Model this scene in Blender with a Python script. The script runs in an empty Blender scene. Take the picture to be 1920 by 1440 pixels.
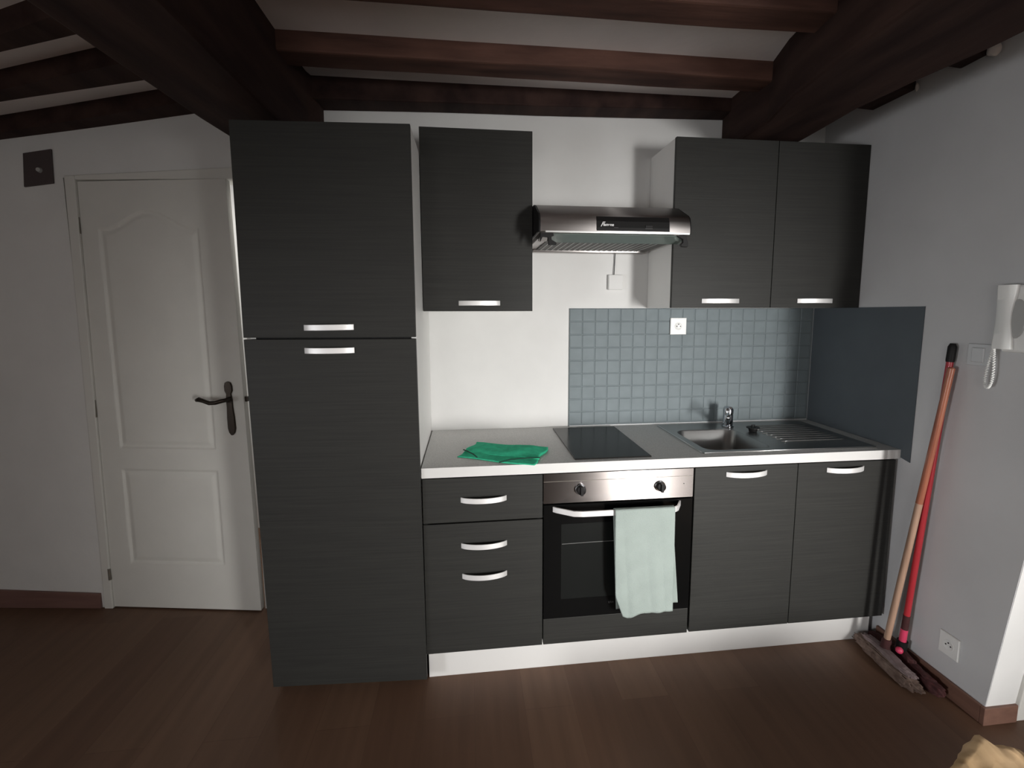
import bpy, bmesh, math, random
from mathutils import Vector, Matrix, noise
random.seed(7)
S = bpy.context.scene
COL = S.collection

# ------------------------------------------------------------------ camera
cd = bpy.data.cameras.new('camera'); cam = bpy.data.objects.new('camera', cd); COL.objects.link(cam)
yaw, pit, rol = 0.1199, -0.1165, -0.0013
fw = Vector((math.sin(yaw)*math.cos(pit), math.cos(yaw)*math.cos(pit), math.sin(pit)))
rt = Vector((math.cos(yaw), -math.sin(yaw), 0)); up = rt.cross(fw)
r2 = math.cos(rol)*rt + math.sin(rol)*up; u2 = -math.sin(rol)*rt + math.cos(rol)*up
M = Matrix.Identity(4)
for i in range(3):
    M[i][0] = r2[i]; M[i][1] = u2[i]; M[i][2] = -fw[i]
M[0][3], M[1][3], M[2][3] = 0.1876, -2.4023, 1.5035
cam.matrix_world = M
cd.sensor_fit = 'HORIZONTAL'; cd.sensor_width = 36; cd.lens = 900.083*36/1920
cd.shift_x = (960-986.903)/1920; cd.shift_y = (688.129-720)/1920
cd.clip_start = 0.02
S.camera = cam

# ------------------------------------------------------------------ world, lights, exposure
S.view_settings.view_transform = 'Standard'; S.view_settings.look = 'None'
S.view_settings.gamma = 1; S.view_settings.use_curve_mapping = False
S.view_settings.exposure = 0.0
W = bpy.data.worlds.new('world'); S.world = W; W.use_nodes = True
W.node_tree.nodes['Background'].inputs[0].default_value = (0.96, 0.97, 1, 1)
W.node_tree.nodes['Background'].inputs[1].default_value = 1.6

def area(name, loc, target, sx, sy, power, color, spread=180):
    l = bpy.data.lights.new(name, 'AREA'); l.shape = 'RECTANGLE'; l.size = sx; l.size_y = sy
    l.energy = power; l.color = color
    l.spread = math.radians(spread)
    o = bpy.data.objects.new(name, l); COL.objects.link(o); o.location = loc
    o.rotation_euler = (Vector(target)-Vector(loc)).to_track_quat('-Z', 'Z').to_euler()
    return o
PI = math.pi
# daylight through the tall narrow window behind the camera, right, and the dimmer one on the left
area('daylight_right', (2.38, -4.93, 1.00), (0.84, 0, 0.66), 0.45, 1.3, 18.5, (1.0, 0.985, 0.96), 46)
area('daylight_left', (-3.24, -3.3, 0.95), (2.0, -0.9, 0.05), 0.8, 0.8, 12.5, (0.96, 0.975, 1.0), 74)
area('fill_back', (-1.0, -4.93, 1.15), (-0.2, 0, 1.25), 1.1, 1.1, 13.5, (1.0, 0.95, 0.90))  # soft fill added behind the camera to lift the ambient level
area('daylight_second_leaf', (3.08, -4.93, 1.05), (1.6, 0, 0.7), 0.45, 1.3, 4.5, (1.0, 0.985, 0.97), 120)
area('hallway_light', (-1.0, 0.45, 2.3), (-1.0, 0.6, 0), 0.3, 0.3, 8, (1.0, 0.98, 0.95))

# ------------------------------------------------------------------ materials
def mat(name, color, rough=0.5, metal=0.0, spec=0.5, vary=0.0, vscale=(8, 8, 8), bump=0.0, bscale=(60, 60, 60),
        color2=None, detail=4, coat=0.0, aniso=0.0, trans=0.0, alpha=1.0, bdist=0.005):
    m = bpy.data.materials.new(name); m.use_nodes = True
    nt = m.node_tree; b = nt.nodes['Principled BSDF']
    b.inputs['Base Color'].default_value = (*color, 1); b.inputs['Roughness'].default_value = rough
    b.inputs['Metallic'].default_value = metal; b.inputs['Specular IOR Level'].default_value = spec
    b.inputs['Coat Weight'].default_value = coat; b.inputs['Anisotropic'].default_value = aniso
    b.inputs['Transmission Weight'].default_value = trans; b.inputs['Alpha'].default_value = alpha
    if aniso:
        tg = nt.nodes.new('ShaderNodeTangent'); tg.direction_type = 'RADIAL'; tg.axis = 'Z'
        nt.links.new(tg.outputs[0], b.inputs['Tangent']); b.inputs['Anisotropic Rotation'].default_value = 0.25
    tc = nt.nodes.new('ShaderNodeTexCoord')
    if vary or color2:
        mp = nt.nodes.new('ShaderNodeMapping'); mp.inputs['Scale'].default_value = vscale
        nz = nt.nodes.new('ShaderNodeTexNoise'); nz.inputs['Detail'].default_value = detail; nz.inputs['Scale'].default_value = 1
        cr = nt.nodes.new('ShaderNodeValToRGB')
        c2 = color2 or tuple(max(0, c*(1-vary)) for c in color)
        c1 = color if color2 else tuple(min(1, c*(1+vary)) for c in color)
        cr.color_ramp.elements[0].position = 0.32; cr.color_ramp.elements[0].color = (*c2, 1)
        cr.color_ramp.elements[1].position = 0.68; cr.color_ramp.elements[1].color = (*c1, 1)
        nt.links.new(tc.outputs['Object'], mp.inputs[0]); nt.links.new(mp.outputs[0], nz.inputs['Vector'])
        nt.links.new(nz.outputs['Fac'], cr.inputs[0]); nt.links.new(cr.outputs[0], b.inputs['Base Color'])
    if bump:
        mp2 = nt.nodes.new('ShaderNodeMapping'); mp2.inputs['Scale'].default_value = bscale
        n2 = nt.nodes.new('ShaderNodeTexNoise'); n2.inputs['Scale'].default_value = 1; n2.inputs['Detail'].default_value = 5
        bp = nt.nodes.new('ShaderNodeBump'); bp.inputs['Strength'].default_value = bump; bp.inputs['Distance'].default_value = bdist
        nt.links.new(tc.outputs['Object'], mp2.inputs[0]); nt.links.new(mp2.outputs[0], n2.inputs['Vector'])
        nt.links.new(n2.outputs['Fac'], bp.inputs['Height']); nt.links.new(bp.outputs[0], b.inputs['Normal'])
    return m

def floor_mat():
    m = bpy.data.materials.new('wood_laminate_floor'); m.use_nodes = True
    nt = m.node_tree; b = nt.nodes['Principled BSDF']; L = nt.links
    tc = nt.nodes.new('ShaderNodeTexCoord')
    mp = nt.nodes.new('ShaderNodeMapping'); mp.inputs['Rotation'].default_value = (0, 0, PI/2)
    L.new(tc.outputs['Object'], mp.inputs[0])
    br = nt.nodes.new('ShaderNodeTexBrick'); br.offset = 0.37; br.inputs['Scale'].default_value = 1
    br.inputs['Brick Width'].default_value = 1.2; br.inputs['Row Height'].default_value = 0.19
    br.inputs['Mortar Size'].default_value = 0.0012
    br.inputs['Color1'].default_value = (0.135, 0.074, 0.047, 1); br.inputs['Color2'].default_value = (0.168, 0.097, 0.062, 1)
    br.inputs['Mortar'].default_value = (0.125, 0.07, 0.045, 1)
    L.new(mp.outputs[0], br.inputs['Vector'])
    m2 = nt.nodes.new('ShaderNodeMapping'); m2.inputs['Scale'].default_value = (22, 1.6, 1)
    L.new(tc.outputs['Object'], m2.inputs[0])
    nz = nt.nodes.new('ShaderNodeTexNoise'); nz.inputs['Scale'].default_value = 1; nz.inputs['Detail'].default_value = 6
    L.new(m2.outputs[0], nz.inputs['Vector'])
    cr = nt.nodes.new('ShaderNodeValToRGB'); cr.color_ramp.elements[0].position = 0.3; cr.color_ramp.elements[0].color = (0.86, 0.85, 0.84, 1)
    cr.color_ramp.elements[1].position = 0.7; cr.color_ramp.elements[1].color = (1.08, 1.07, 1.06, 1)
    L.new(nz.outputs['Fac'], cr.inputs[0])
    mx = nt.nodes.new('ShaderNodeMixRGB'); mx.blend_type = 'MULTIPLY'; mx.inputs[0].default_value = 1
    L.new(br.outputs['Color'], mx.inputs[1]); L.new(cr.outputs[0], mx.inputs[2]); L.new(mx.outputs[0], b.inputs['Base Color'])
    b.inputs['Roughness'].default_value = 0.5; b.inputs['Specular IOR Level'].default_value = 0.35
    return m

MT = {
 'wall': mat('white_painted_plaster', (0.74, 0.735, 0.72), 0.9, vary=0.025, vscale=(5, 5, 5), bump=0.12, bscale=(35, 35, 35), spec=0.2),
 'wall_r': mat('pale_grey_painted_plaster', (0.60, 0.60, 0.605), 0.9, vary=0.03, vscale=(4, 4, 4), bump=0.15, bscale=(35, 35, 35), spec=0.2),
 'ceil': mat('ceiling_plaster', (0.86, 0.81, 0.79), 0.95, vary=0.04, vscale=(4, 4, 4), bump=0.2, bscale=(30, 30, 30), spec=0.1),
 'floor': floor_mat(),
 'beam': mat('dark_stained_oak', (0.155, 0.078, 0.058), 0.75, color2=(0.055, 0.027, 0.021), vscale=(2.5, 14, 14), bump=0.5, bscale=(6, 40, 40), spec=0.25),
 'girder': mat('dark_oak_girder', (0.055, 0.030, 0.024), 0.8, color2=(0.022, 0.011, 0.010), vscale=(12, 2.0, 12), bump=0.5, bscale=(35, 6, 35), spec=0.2),
 'cab': mat('anthracite_wood_grain', (0.034, 0.0338, 0.0308), 0.5, color2=(0.026, 0.0258, 0.024), vscale=(3.0, 20, 160), bump=0.06, bscale=(4, 60, 260), spec=0.22, detail=6),
 'white': mat('white_laminate', (0.80, 0.79, 0.77), 0.45, vary=0.01),
 'edge': mat('white_worktop_edge', (0.74, 0.73, 0.71), 0.5, vary=0.01),
 'worktop': mat('grey_speckled_worktop', (0.66, 0.655, 0.64), 0.5, color2=(0.50, 0.495, 0.485), vscale=(260, 260, 260), detail=2),
 'door': mat('white_door_paint', (0.70, 0.69, 0.65), 0.6, vary=0.02, bump=0.03),
 'handle': mat('satin_aluminium', (0.93, 0.92, 0.91), 0.5, metal=0.6, vary=0.02, vscale=(3, 60, 60)),
 'tile': mat('slate_blue_painted_tile', (0.190, 0.225, 0.238), 0.6, spec=0.28, color2=(0.168, 0.20, 0.212), vscale=(15, 15, 15), bump=0.1, bscale=(50, 50, 50)),
 'grout': mat('slate_blue_painted_grout', (0.180, 0.212, 0.222), 0.8, vary=0.05),
 'splash': mat('dark_slate_side_panel', (0.085, 0.100, 0.112), 0.55, vary=0.06, vscale=(6, 6, 6), bump=0.05),
 'steel': mat('brushed_steel', (0.245, 0.222, 0.212), 0.27, metal=1.0, vary=0.03, vscale=(2, 200, 200), aniso=0.95),
 'hoodsteel': mat('hood_brushed_steel', (0.40, 0.375, 0.365), 0.34, metal=1.0, vary=0.03, vscale=(2, 120, 120), aniso=0.9),
 'sink': mat('dull_stainless_steel', (0.36, 0.36, 0.355), 0.33, metal=1.0, vary=0.04, vscale=(10, 10, 10)),
 'sinkrim': mat('bright_steel_rim', (0.75, 0.75, 0.74), 0.3, metal=1.0),
 'chrome': mat('chrome', (0.55, 0.57, 0.60), 0.07, metal=1.0),
 'blackglass': mat('black_glass', (0.008, 0.008, 0.008), 0.08, spec=0.4),
 'ovenglass': mat('oven_black_glass', (0.005, 0.005, 0.005), 0.16, spec=0.15),
 'hobglass': mat('hob_black_glass', (0.016, 0.0155, 0.0145), 0.2, spec=0.12),
 'ovenin': mat('oven_window_tint', (0.0095, 0.0105, 0.010), 0.25, spec=0.25),
 'black': mat('black_plastic', (0.010, 0.0095, 0.0095), 0.5, spec=0.22),
 'darkgap': mat('dark_shadow_gap_board', (0.012, 0.012, 0.012), 0.9),
 'plastic': mat('white_plastic', (0.82, 0.82, 0.80), 0.35),
 'greyplastic': mat('grey_plastic', (0.42, 0.42, 0.41), 0.4),
 'switchp': mat('pale_grey_plastic', (0.60, 0.61, 0.62), 0.35),
 'glass': mat('visor_glass', (0.30, 0.36, 0.33), 0.15, spec=0.5, trans=0.5),
 'mesh': mat('grease_filter_mesh', (0.11, 0.105, 0.10), 0.6, metal=0.4, vary=0.2, vscale=(200, 200, 200)),
 'green': mat('green_microfibre', (0.055, 0.56, 0.32), 0.95, vary=0.14, vscale=(40, 40, 40), bump=0.35, bscale=(500, 500, 500), spec=0.1),
 'greendark': mat('dark_green_hem', (0.004, 0.05, 0.03), 0.9),
 'towel': mat('pale_mint_cotton', (0.35, 0.405, 0.378), 0.95, vary=0.05, vscale=(12, 12, 12), bump=0.5, bscale=(350, 350, 350), spec=0.1),
 'bronze': mat('dark_bronze', (0.045, 0.035, 0.028), 0.35, metal=0.8),
 'hinge': mat('dull_hinge_metal', (0.22, 0.20, 0.17), 0.5, metal=0.6),
 'access': mat('dark_purple_brown_plate', (0.070, 0.052, 0.052), 0.6, vary=0.06),
 'skirt': mat('reddish_wood_skirting', (0.200, 0.105, 0.075), 0.5, color2=(0.155, 0.078, 0.055), vscale=(20, 2, 40)),
 'skirt_l': mat('brown_wood_skirting', (0.215, 0.12, 0.10), 0.55, color2=(0.17, 0.09, 0.075), vscale=(3, 20, 40)),
 'woodpole': mat('pale_wood_pole', (0.42, 0.27, 0.19), 0.5, color2=(0.30, 0.18, 0.12), vscale=(40, 40, 3)),
 'varnpole': mat('orange_varnished_wood', (0.36, 0.13, 0.075), 0.25, color2=(0.26, 0.085, 0.05), vscale=(40, 40, 3)),
 'red': mat('red_coated_metal', (0.40, 0.026, 0.036), 0.3, vary=0.08),
 'pink': mat('bright_pink_plastic', (0.62, 0.05, 0.12), 0.4),
 'redbristle': mat('dark_red_brush', (0.050, 0.012, 0.012), 0.9, vary=0.3, vscale=(80, 80, 20)),
 'dust': mat('dusty_brown_bristles', (0.22, 0.155, 0.125), 0.95, color2=(0.10, 0.062, 0.048), vscale=(30, 30, 30), bump=0.8, bscale=(90, 90, 90)),
 'dustcap': mat('dusty_mauve_broom_head', (0.26, 0.20, 0.20), 0.8, color2=(0.15, 0.105, 0.10), vscale=(25, 25, 25)),
 'tan': mat('crumpled_tan_fabric', (0.80, 0.56, 0.33), 0.85, color2=(0.58, 0.38, 0.19), vscale=(7, 7, 7), bump=0.5, bscale=(14, 14, 14)),
 'logo': mat('silver_print', (0.75, 0.75, 0.75), 0.4),
 'faint2': mat('dim_grey_metal', (0.16, 0.16, 0.155), 0.5),
 'faint': mat('faint_grey_print', (0.06, 0.06, 0.06), 0.5),
 'plaster_chip': mat('bare_plaster', (0.72, 0.66, 0.62), 0.95, vary=0.1, vscale=(40, 40, 40)),
 'pane': mat('clear_window_glass', (1, 1, 1), 0.02, trans=1.0),
}

# ------------------------------------------------------------------ helpers
class MB:
    def __init__(s): s.bm = bmesh.new(); s.mi = 0
    def face(s, vs):
        f = s.bm.faces.new([v if isinstance(v, bmesh.types.BMVert) else s.bm.verts.new(v) for v in vs]); f.material_index = s.mi; return f
    def box(s, x0, x1, y0, y1, z0, z1):
        return s.hexa([(x0, y0), (x1, y0), (x1, y1), (x0, y1)], z0, z1)
    def hexa(s, poly, z0, z1):                  # vertical prism over an xy polygon; z may be lists
        n = len(poly); zl = z0 if isinstance(z0, (list, tuple)) else [z0]*n; zh = z1 if isinstance(z1, (list, tuple)) else [z1]*n
        a = [s.bm.verts.new((p[0], p[1], zl[i])) for i, p in enumerate(poly)]
        b = [s.bm.verts.new((p[0], p[1], zh[i])) for i, p in enumerate(poly)]
        s.face(a[::-1]); s.face(b)
        for i in range(n): s.face([a[i], a[(i+1) % n], b[(i+1) % n], b[i]])
        return s
    def loft(s, rings, cap=True, closed=True):
        R = [[s.bm.verts.new(p) for p in r] for r in rings]; n = len(R[0])
        for i in range(len(R)-1):
            for j in range(n if closed else n-1):
                s.face([R[i][j], R[i][(j+1) % n], R[i+1][(j+1) % n], R[i+1][j]])
        if cap: s.face(R[0][::-1]); s.face(R[-1])
        return s
    def tube(s, pts, r, n=12, cap=True):
        pts = [Vector(p) for p in pts]; rs = r if isinstance(r, (list, tuple)) else [r]*len(pts); rings = []
        ref = None
        for i, p in enumerate(pts):
            t = (pts[min(i+1, len(pts)-1)] - pts[max(i-1, 0)]).normalized()
            if ref is None:
                ref = t.orthogonal().normalized()
            a = (ref - t*ref.dot(t)).normalized(); ref = a; b = t.cross(a)
            rings.append([p + (a*math.cos(k*2*PI/n) + b*math.sin(k*2*PI/n))*rs[i] for k in range(n)])
        return s.loft(rings, cap)
    def strap(s, pts, h, t, axis=(0, 0, 1)):     # flat strap along pts, height h along axis, thickness t
        pts = [Vector(p) for p in pts]; ax = Vector(axis); rings = []
        for i, p in enumerate(pts):
            d = (pts[min(i+1, len(pts)-1)] - pts[max(i-1, 0)]).normalized(); nn = d.cross(ax).normalized()
            rings.append([p+ax*h/2+nn*t/2, p+ax*h/2-nn*t/2, p-ax*h/2-nn*t/2, p-ax*h/2+nn*t/2])
        return s.loft(rings)
    def grid(s, f, nu, nv):
        V = [[s.bm.verts.new(f(i/nu, j/nv)) for j in range(nv+1)] for i in range(nu+1)]
        for i in range(nu):
            for j in range(nv): s.face([V[i][j], V[i+1][j], V[i+1][j+1], V[i][j+1]])
        return s
    def build(s, name, m, parent=None, bevel=0, smooth=False, solid=0, subsurf=0):
        bm = s.bm; bmesh.ops.recalc_face_normals(bm, faces=bm.faces)
        me = bpy.data.meshes.new(name); bm.to_mesh(me); bm.free()
        for k in (m if isinstance(m, list) else [m]): me.materials.append(MT[k])
        if smooth:
            for p in me.polygons: p.use_smooth = True
            if smooth == 'auto': me.set_sharp_from_angle(angle=math.radians(40))
        o = bpy.data.objects.new(name, me); COL.objects.link(o)
        if parent:
            o.parent = parent
            off = Vector(parent.location); q = parent.parent
            while q: off += Vector(q.location); q = q.parent
            me.transform(Matrix.Translation(-off))
        if solid:
            d = o.modifiers.new('solid', 'SOLIDIFY'); d.thickness = solid; d.offset = 0
        if bevel:
            b = o.modifiers.new('bevel', 'BEVEL'); b.width = bevel; b.segments = 2; b.limit_method = 'ANGLE'; b.angle_limit = math.radians(40)
        if subsurf:
            d = o.modifiers.new('sub', 'SUBSURF'); d.levels = subsurf; d.render_levels = subsurf
        return o

def tag(o, label, cat, group=None):
    o['label'] = label; o['category'] = cat
    if group: o['group'] = group
    return o
def thing(name, loc, label, cat, group=None):
    o = bpy.data.objects.new(name, None); COL.objects.link(o); o.location = loc; o.empty_display_size = 0.05
    return tag(o, label, cat, group)
def struct(o, label=None):
    o['kind'] = 'structure'
    if label: o['label'] = label
    return o
def B(x0, x1, y0, y1, z0, z1): return MB().box(x0, x1, y0, y1, z0, z1)
def text(name, s, size, loc, rot, m, parent=None, shear=0.0, ext=0.0004, bold=0.0):
    c = bpy.data.curves.new(name, 'FONT'); c.body = s; c.size = size; c.extrude = ext; c.shear = shear; c.offset = bold
    t = bpy.data.objects.new(name, c); COL.objects.link(t); t.location = loc; t.rotation_euler = rot
    bpy.context.view_layer.update()
    me = bpy.data.meshes.new_from_object(t.evaluated_get(bpy.context.evaluated_depsgraph_get())); me.transform(t.matrix_world)
    bpy.data.objects.remove(t); me.materials.clear(); me.materials.append(MT[m])
    o = bpy.data.objects.new(name, me); COL.objects.link(o)
    if parent:
        o.parent = parent
        off = Vector(parent.location)
        q = parent.parent
        while q: off += Vector(q.location); q = q.parent
        me.transform(Matrix.Translation(-off))
    return o

# ================================================================== SETTING
ZC, ZB, XR = 2.505, 2.435, 2.037
def dwall(x): return -0.087 - 0.133*x            # the door wall runs slightly skew
def zleft(x): return 2.389 + 0.118*(x+1.02)      # joist undersides sag to the left
def yend(z): return -1.012 - 0.106*z             # the right wall's free end leans

struct(B(-3.3, 4.2, -5.0, 1.0, -0.1, 0).build('floor', 'floor'))
# ceiling: level over the kitchen, sloping in the left bay
m = MB(); m.hexa([(-0.62, -5.0), (4.2, -5.0), (4.2, 0.6), (-0.62, 0.6)], ZC, ZC+0.12)
m.hexa([(-3.3, -5.0), (-0.62, -5.0), (-0.62, 0.8), (-3.3, 0.8)], [zleft(-3.3)+.07, ZC, ZC, zleft(-3.3)+.07], ZC+0.12)
struct(m.build('ceiling', 'ceil'))
m = MB(); m.hexa([(-0.75, 0.0), (XR+0.1, 0.0), (XR+0.1, 0.14), (-0.75, 0.16)], 0, ZC+0.05)
struct(m.build('wall_back', 'wall'))
# door wall with the door opening
DX0, DX1, DZ = -1.655, -0.86, 2.115
m = MB()
def wseg(x0, x1, z0, z1): m.hexa([(x0, dwall(x0)), (x1, dwall(x1)), (x1, dwall(x1)+.12), (x0, dwall(x0)+.12)], z0, z1)
wseg(-3.3, DX0, 0, 2.56); wseg(DX0, DX1, DZ, 2.56); wseg(DX1, -0.70, 0, 2.56)
struct(m.build('wall_door', 'wall'))
# right wall: a stub with a leaning free end, and the white face beyond it
m = MB()
ys = yend(0), yend(ZC)
v = [(XR, 0.0, 0), (XR, ys[0], 0), (XR, ys[1], ZC+.04), (XR, 0.0, ZC+.04)]
m.loft([[(p[0], p[1], p[2]) for p in v], [(XR+.10, p[1]+(0.0), p[2]) for p in v]])
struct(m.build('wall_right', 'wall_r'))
m = MB()
def face2(x0, x1, z0, z1, off=0.0, th=0.10):
    m.loft([[(x0, yend(z0)-off, z0), (x1, yend(z0)-off, z0), (x1, yend(z1)-off, z1), (x0, yend(z1)-off, z1)],
            [(x0, yend(z0)-off+th, z0), (x1, yend(z0)-off+th, z0), (x1, yend(z1)-off+th, z1), (x0, yend(z1)-off+th, z1)]])
face2(XR+.002, 2.20, 0, ZC+.03, 0.001); face2(2.20, 3.05, 2.08, ZC+.03, 0.001); face2(3.05, 4.2, 0, ZC+.03, 0.001)
struct(m.build('wall_reveal', 'wall'))
m = MB(); LW = (-3.75, -2.85, 0.65, 1.65)                 # window opening in the left wall
m.box(-3.42, -3.3, -5.0, LW[0], 0, ZC+.1); m.box(-3.42, -3.3, LW[0], LW[1], 0, LW[2]); m.box(-3.42, -3.3, LW[0], LW[1], LW[3], ZC+.1); m.box(-3.42, -3.3, LW[1], 1.0, 0, ZC+.1)
struct(m.build('wall_left', 'wall'))
m = MB(); t = .03
m.box(-3.40, -3.35, LW[0], LW[1], LW[2], LW[2]+t); m.box(-3.40, -3.35, LW[0], LW[1], LW[3]-t, LW[3]); m.box(-3.40, -3.35, LW[0], LW[0]+t, LW[2]+t, LW[3]-t); m.box(-3.40, -3.35, LW[1]-t, LW[1], LW[2]+t, LW[3]-t)
w2 = struct(m.build('window_4', 'door')); B(-3.38, -3.376, LW[0]+t, LW[1]-t, LW[2]+t, LW[3]-t).build('pane', 'pane', w2)
struct(B(-3.42, 4.32, 1.0, 1.1, 0, ZC+.1).build('wall_hallway', 'wall'))
struct(B(4.2, 4.32, -5.0, 1.0, 0, ZC+.1).build('wall_far_right', 'wall'))
# wall behind the camera with window openings, the first one added for the fill
m = MB()
WIN = [(-1.6, -0.4, 0.55, 1.75), (2.10, 2.66, 0.05, 2.15), (2.70, 3.45, 0.05, 2.15)]
xs = -3.3
for (a, b_, z0, z1) in WIN:
    m.box(xs, a, -5.12, -5.0, 0, ZC+.1); m.box(a, b_, -5.12, -5.0, 0, z0); m.box(a, b_, -5.12, -5.0, z1, ZC+.1); xs = b_
m.box(xs, 4.2, -5.12, -5.0, 0, ZC+.1)
struct(m.build('wall_front', 'wall'))
for i, (a, b_, z0, z1) in enumerate(WIN):
    m = MB(); t = 0.025
    m.box(a, b_, -5.09, -5.04, z0, z0+t); m.box(a, b_, -5.09, -5.04, z1-t, z1)
    m.box(a, a+t, -5.09, -5.04, z0+t, z1-t); m.box(b_-t, b_, -5.09, -5.04, z0+t, z1-t)
    w = struct(m.build('window_%d' % (i+1), 'door'))
    B(a+t, b_-t, -5.07, -5.066, z0+t, z1-t).build('pane', 'pane', w)

# skirting boards
struct(B(XR-.012, XR, -1.012, -0.558, 0, 0.068).build('baseboard_right', 'skirt', bevel=.002))
struct(B(XR-.012, 2.165, -1.030, -1.013, 0, 0.068).build('baseboard_reveal', 'skirt', bevel=.002))
m = MB(); m.hexa([(-3.3, dwall(-3.3)-.012), (-1.69, dwall(-1.69)-.012), (-1.69, dwall(-1.69)), (-3.3, dwall(-3.3))], 0, [.13, .079, .079, .13])
struct(m.build('baseboard_left', 'skirt_l', bevel=.002))

# ---- girders and joists
def beam(name, m, pts_a, pts_b, label, cat='ceiling beam', group=None, jit=0.006, seg=14, seed=0):
    # pts_a / pts_b: the four corners of each end ring
    rings = []
    for i in range(seg+1):
        t = i/seg; ring = []
        for k in range(4):
            p = Vector(pts_a[k]).lerp(Vector(pts_b[k]), t)
            n = noise.noise_vector(Vector((p.x*2.2+seed*7, p.y*2.2+k*3.1, p.z+seed)))
            ring.append(p + n*jit)
        rings.append(ring)
    mb = MB(); mb.loft(rings)
    return tag(mb.build(name, m, bevel=.008, smooth=False), label, cat, group)
def beam_poly(name, mat_, secs, label, group=None):
    mb = MB(); mb.loft(secs); return tag(mb.build(name, mat_, bevel=.012), label, 'ceiling beam', group)
TOP = ZC+.02
# left girder, over the tall cabinet
secs = []
for y, xl, xr in [(-0.002, -.735, -.448), (-.07, -.738, -.450), (-.16, -.742, -.474), (-.44, -.766, -.483), (-.58, -.772, -.483), (-.9, -.785, -.48), (-1.3, -.795, -.475), (-2.2, -.80, -.47), (-4.99, -.82, -.46)]:
    secs.append([(xl, y, 2.195), (xr, y, 2.19), (xr, y, TOP), (xl, y, TOP)])
beam_poly('ceiling_girder', 'girder', secs, 'thick dark oak girder over the tall cabinet, running towards the viewer', 'girders across the room')
secs = []
for y, xl, xr in [(-0.002, 1.466, 1.715), (-.12, 1.445, 1.712), (-.29, 1.44, 1.710), (-.435, 1.437, 1.700), (-.62, 1.388, 1.685), (-.85, 1.36, 1.705), (-1.07, 1.345, 1.735), (-1.5, 1.33, 1.75), (-2.6, 1.32, 1.76), (-4.99, 1.30, 1.76)]:
    secs.append([(xl, y, 2.285), (xr-.0, y, 2.27), (xr, y, TOP), (xl, y, TOP)])
beam_poly('ceiling_girder', 'girder', secs, 'thick dark oak girder beside the right wall, over the double wall cupboard', 'girders across the room')
# joists between the girders
def ring(x, y0, y1, z0, z1): return [(x, y1, z0), (x, y0, z0), (x, y0, z1), (x, y1, z1)]
xa, xb = -.44, 1.40
def joist(yb, yf, name_label, zb=(ZB, ZB), x0=xa, x1=xb, group='joists of the middle bay', seed=0, dy=0.0, mt='beam'):
    return beam('ceiling_joist', mt, ring(x0, yb, yf, zb[0], TOP), ring(x1, yb+dy, yf+dy, zb[1], TOP), name_label, group=group, jit=.005, seed=seed)
joist(-.003, -.125, 'dark oak joist lying against the top of the kitchen wall', zb=(2.408, 2.452), x1=1.58, seed=1, mt='girder', x0=-.55)
joist(-.345, -.465, 'reddish oak joist, second from the kitchen wall, between the girders', seed=2, x1=1.55, x0=-.60)
joist(-.775, -.90, 'reddish oak joist, third from the kitchen wall, cut by the picture\'s top edge', seed=3, x0=-.60, x1=1.50)
# left bay
def ljoist(x0, x1, yb0, yf0, yb1, yf1, label, seed):
    return beam('ceiling_joist', 'girder', [(x0, yf0, zleft(x0)), (x0, yb0, zleft(x0)), (x0, yb0, zleft(x0)+.10), (x0, yf0, zleft(x0)+.10)],
         [(x1, yf1, zleft(x1)), (x1, yb1, zleft(x1)), (x1, yb1, zleft(x1)+.10), (x1, yf1, zleft(x1)+.10)], label, group='joists of the left bay', jit=.004, seed=seed)
def lin(x, x0, y0, x1, y1): return y0+(y1-y0)*(x-x0)/(x1-x0)
X0, X1 = -3.2, -.79
ljoist(X0, X1, dwall(X0)-.003, lin(X0, -1.83, .083, -1.117, -.052), dwall(X1)-.003, lin(X1, -1.83, .083, -1.117, -.052), 'dark joist lying against the wall above the white door', 5)
ljoist(X0, X1, lin(X0, -1.607, -.186, -1.027, -.277), lin(X0, -1.515, -.284, -1.123, -.385), lin(X1, -1.607, -.186, -1.027, -.277), lin(X1, -1.515, -.284, -1.123, -.385), 'dark joist left of the thick girder, second out from the door wall', 6)
ljoist(X0, X1, lin(X0, -1.321, -.517, -1.043, -.592), lin(X0, -1.241, -.612, -1.136, -.65), lin(X1, -1.321, -.517, -1.043, -.592), lin(X1, -1.241, -.612, -1.136, -.65), 'dark joist in the top left corner, third out from the door wall', 7)
# short joist ends between right girder and right wall
for i, (yb, yf, z0, lab) in enumerate([(-.30, -.515, 2.405, 'short dark joist end in the right wall, nearer the wall cupboard'), (-.70, -.80, 2.40, 'short dark joist end in the right wall, near the top right corner')]):
    beam('joist_end', 'girder', ring(1.69, yb, yf, z0+.02, TOP), ring(XR-.003, yb, yf, z0, TOP), lab, cat='joist end', group='joist ends along the right wall', jit=.004, seed=10+i)
def chip(x, y, z, r, sx, sy, sz, label):
    bm = bmesh.new(); bmesh.ops.create_icosphere(bm, subdivisions=3, radius=r)
    for v in bm.verts:
        v.co += noise.noise_vector(v.co*40+Vector((x*9, y*5, 0)))*r*.35
        v.co = Vector((v.co.x*sx, v.co.y*sy, v.co.z*sz)) + Vector((x, y, z))
    mb = MB(); mb.bm.free(); mb.bm = bm
    return tag(mb.build('plaster_lump', 'plaster_chip', smooth=True), label, 'plaster lump', 'plaster lumps along the right wall top')
chip(2.020, -.822, 2.404, .022, .7, .9, 1.0, 'pale plaster lump by the beam in the top right corner')
chip(2.028, -.522, 2.412, .012, .6, .5, 1.6, 'small pale plaster sliver at the nearer short joist end')

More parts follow.
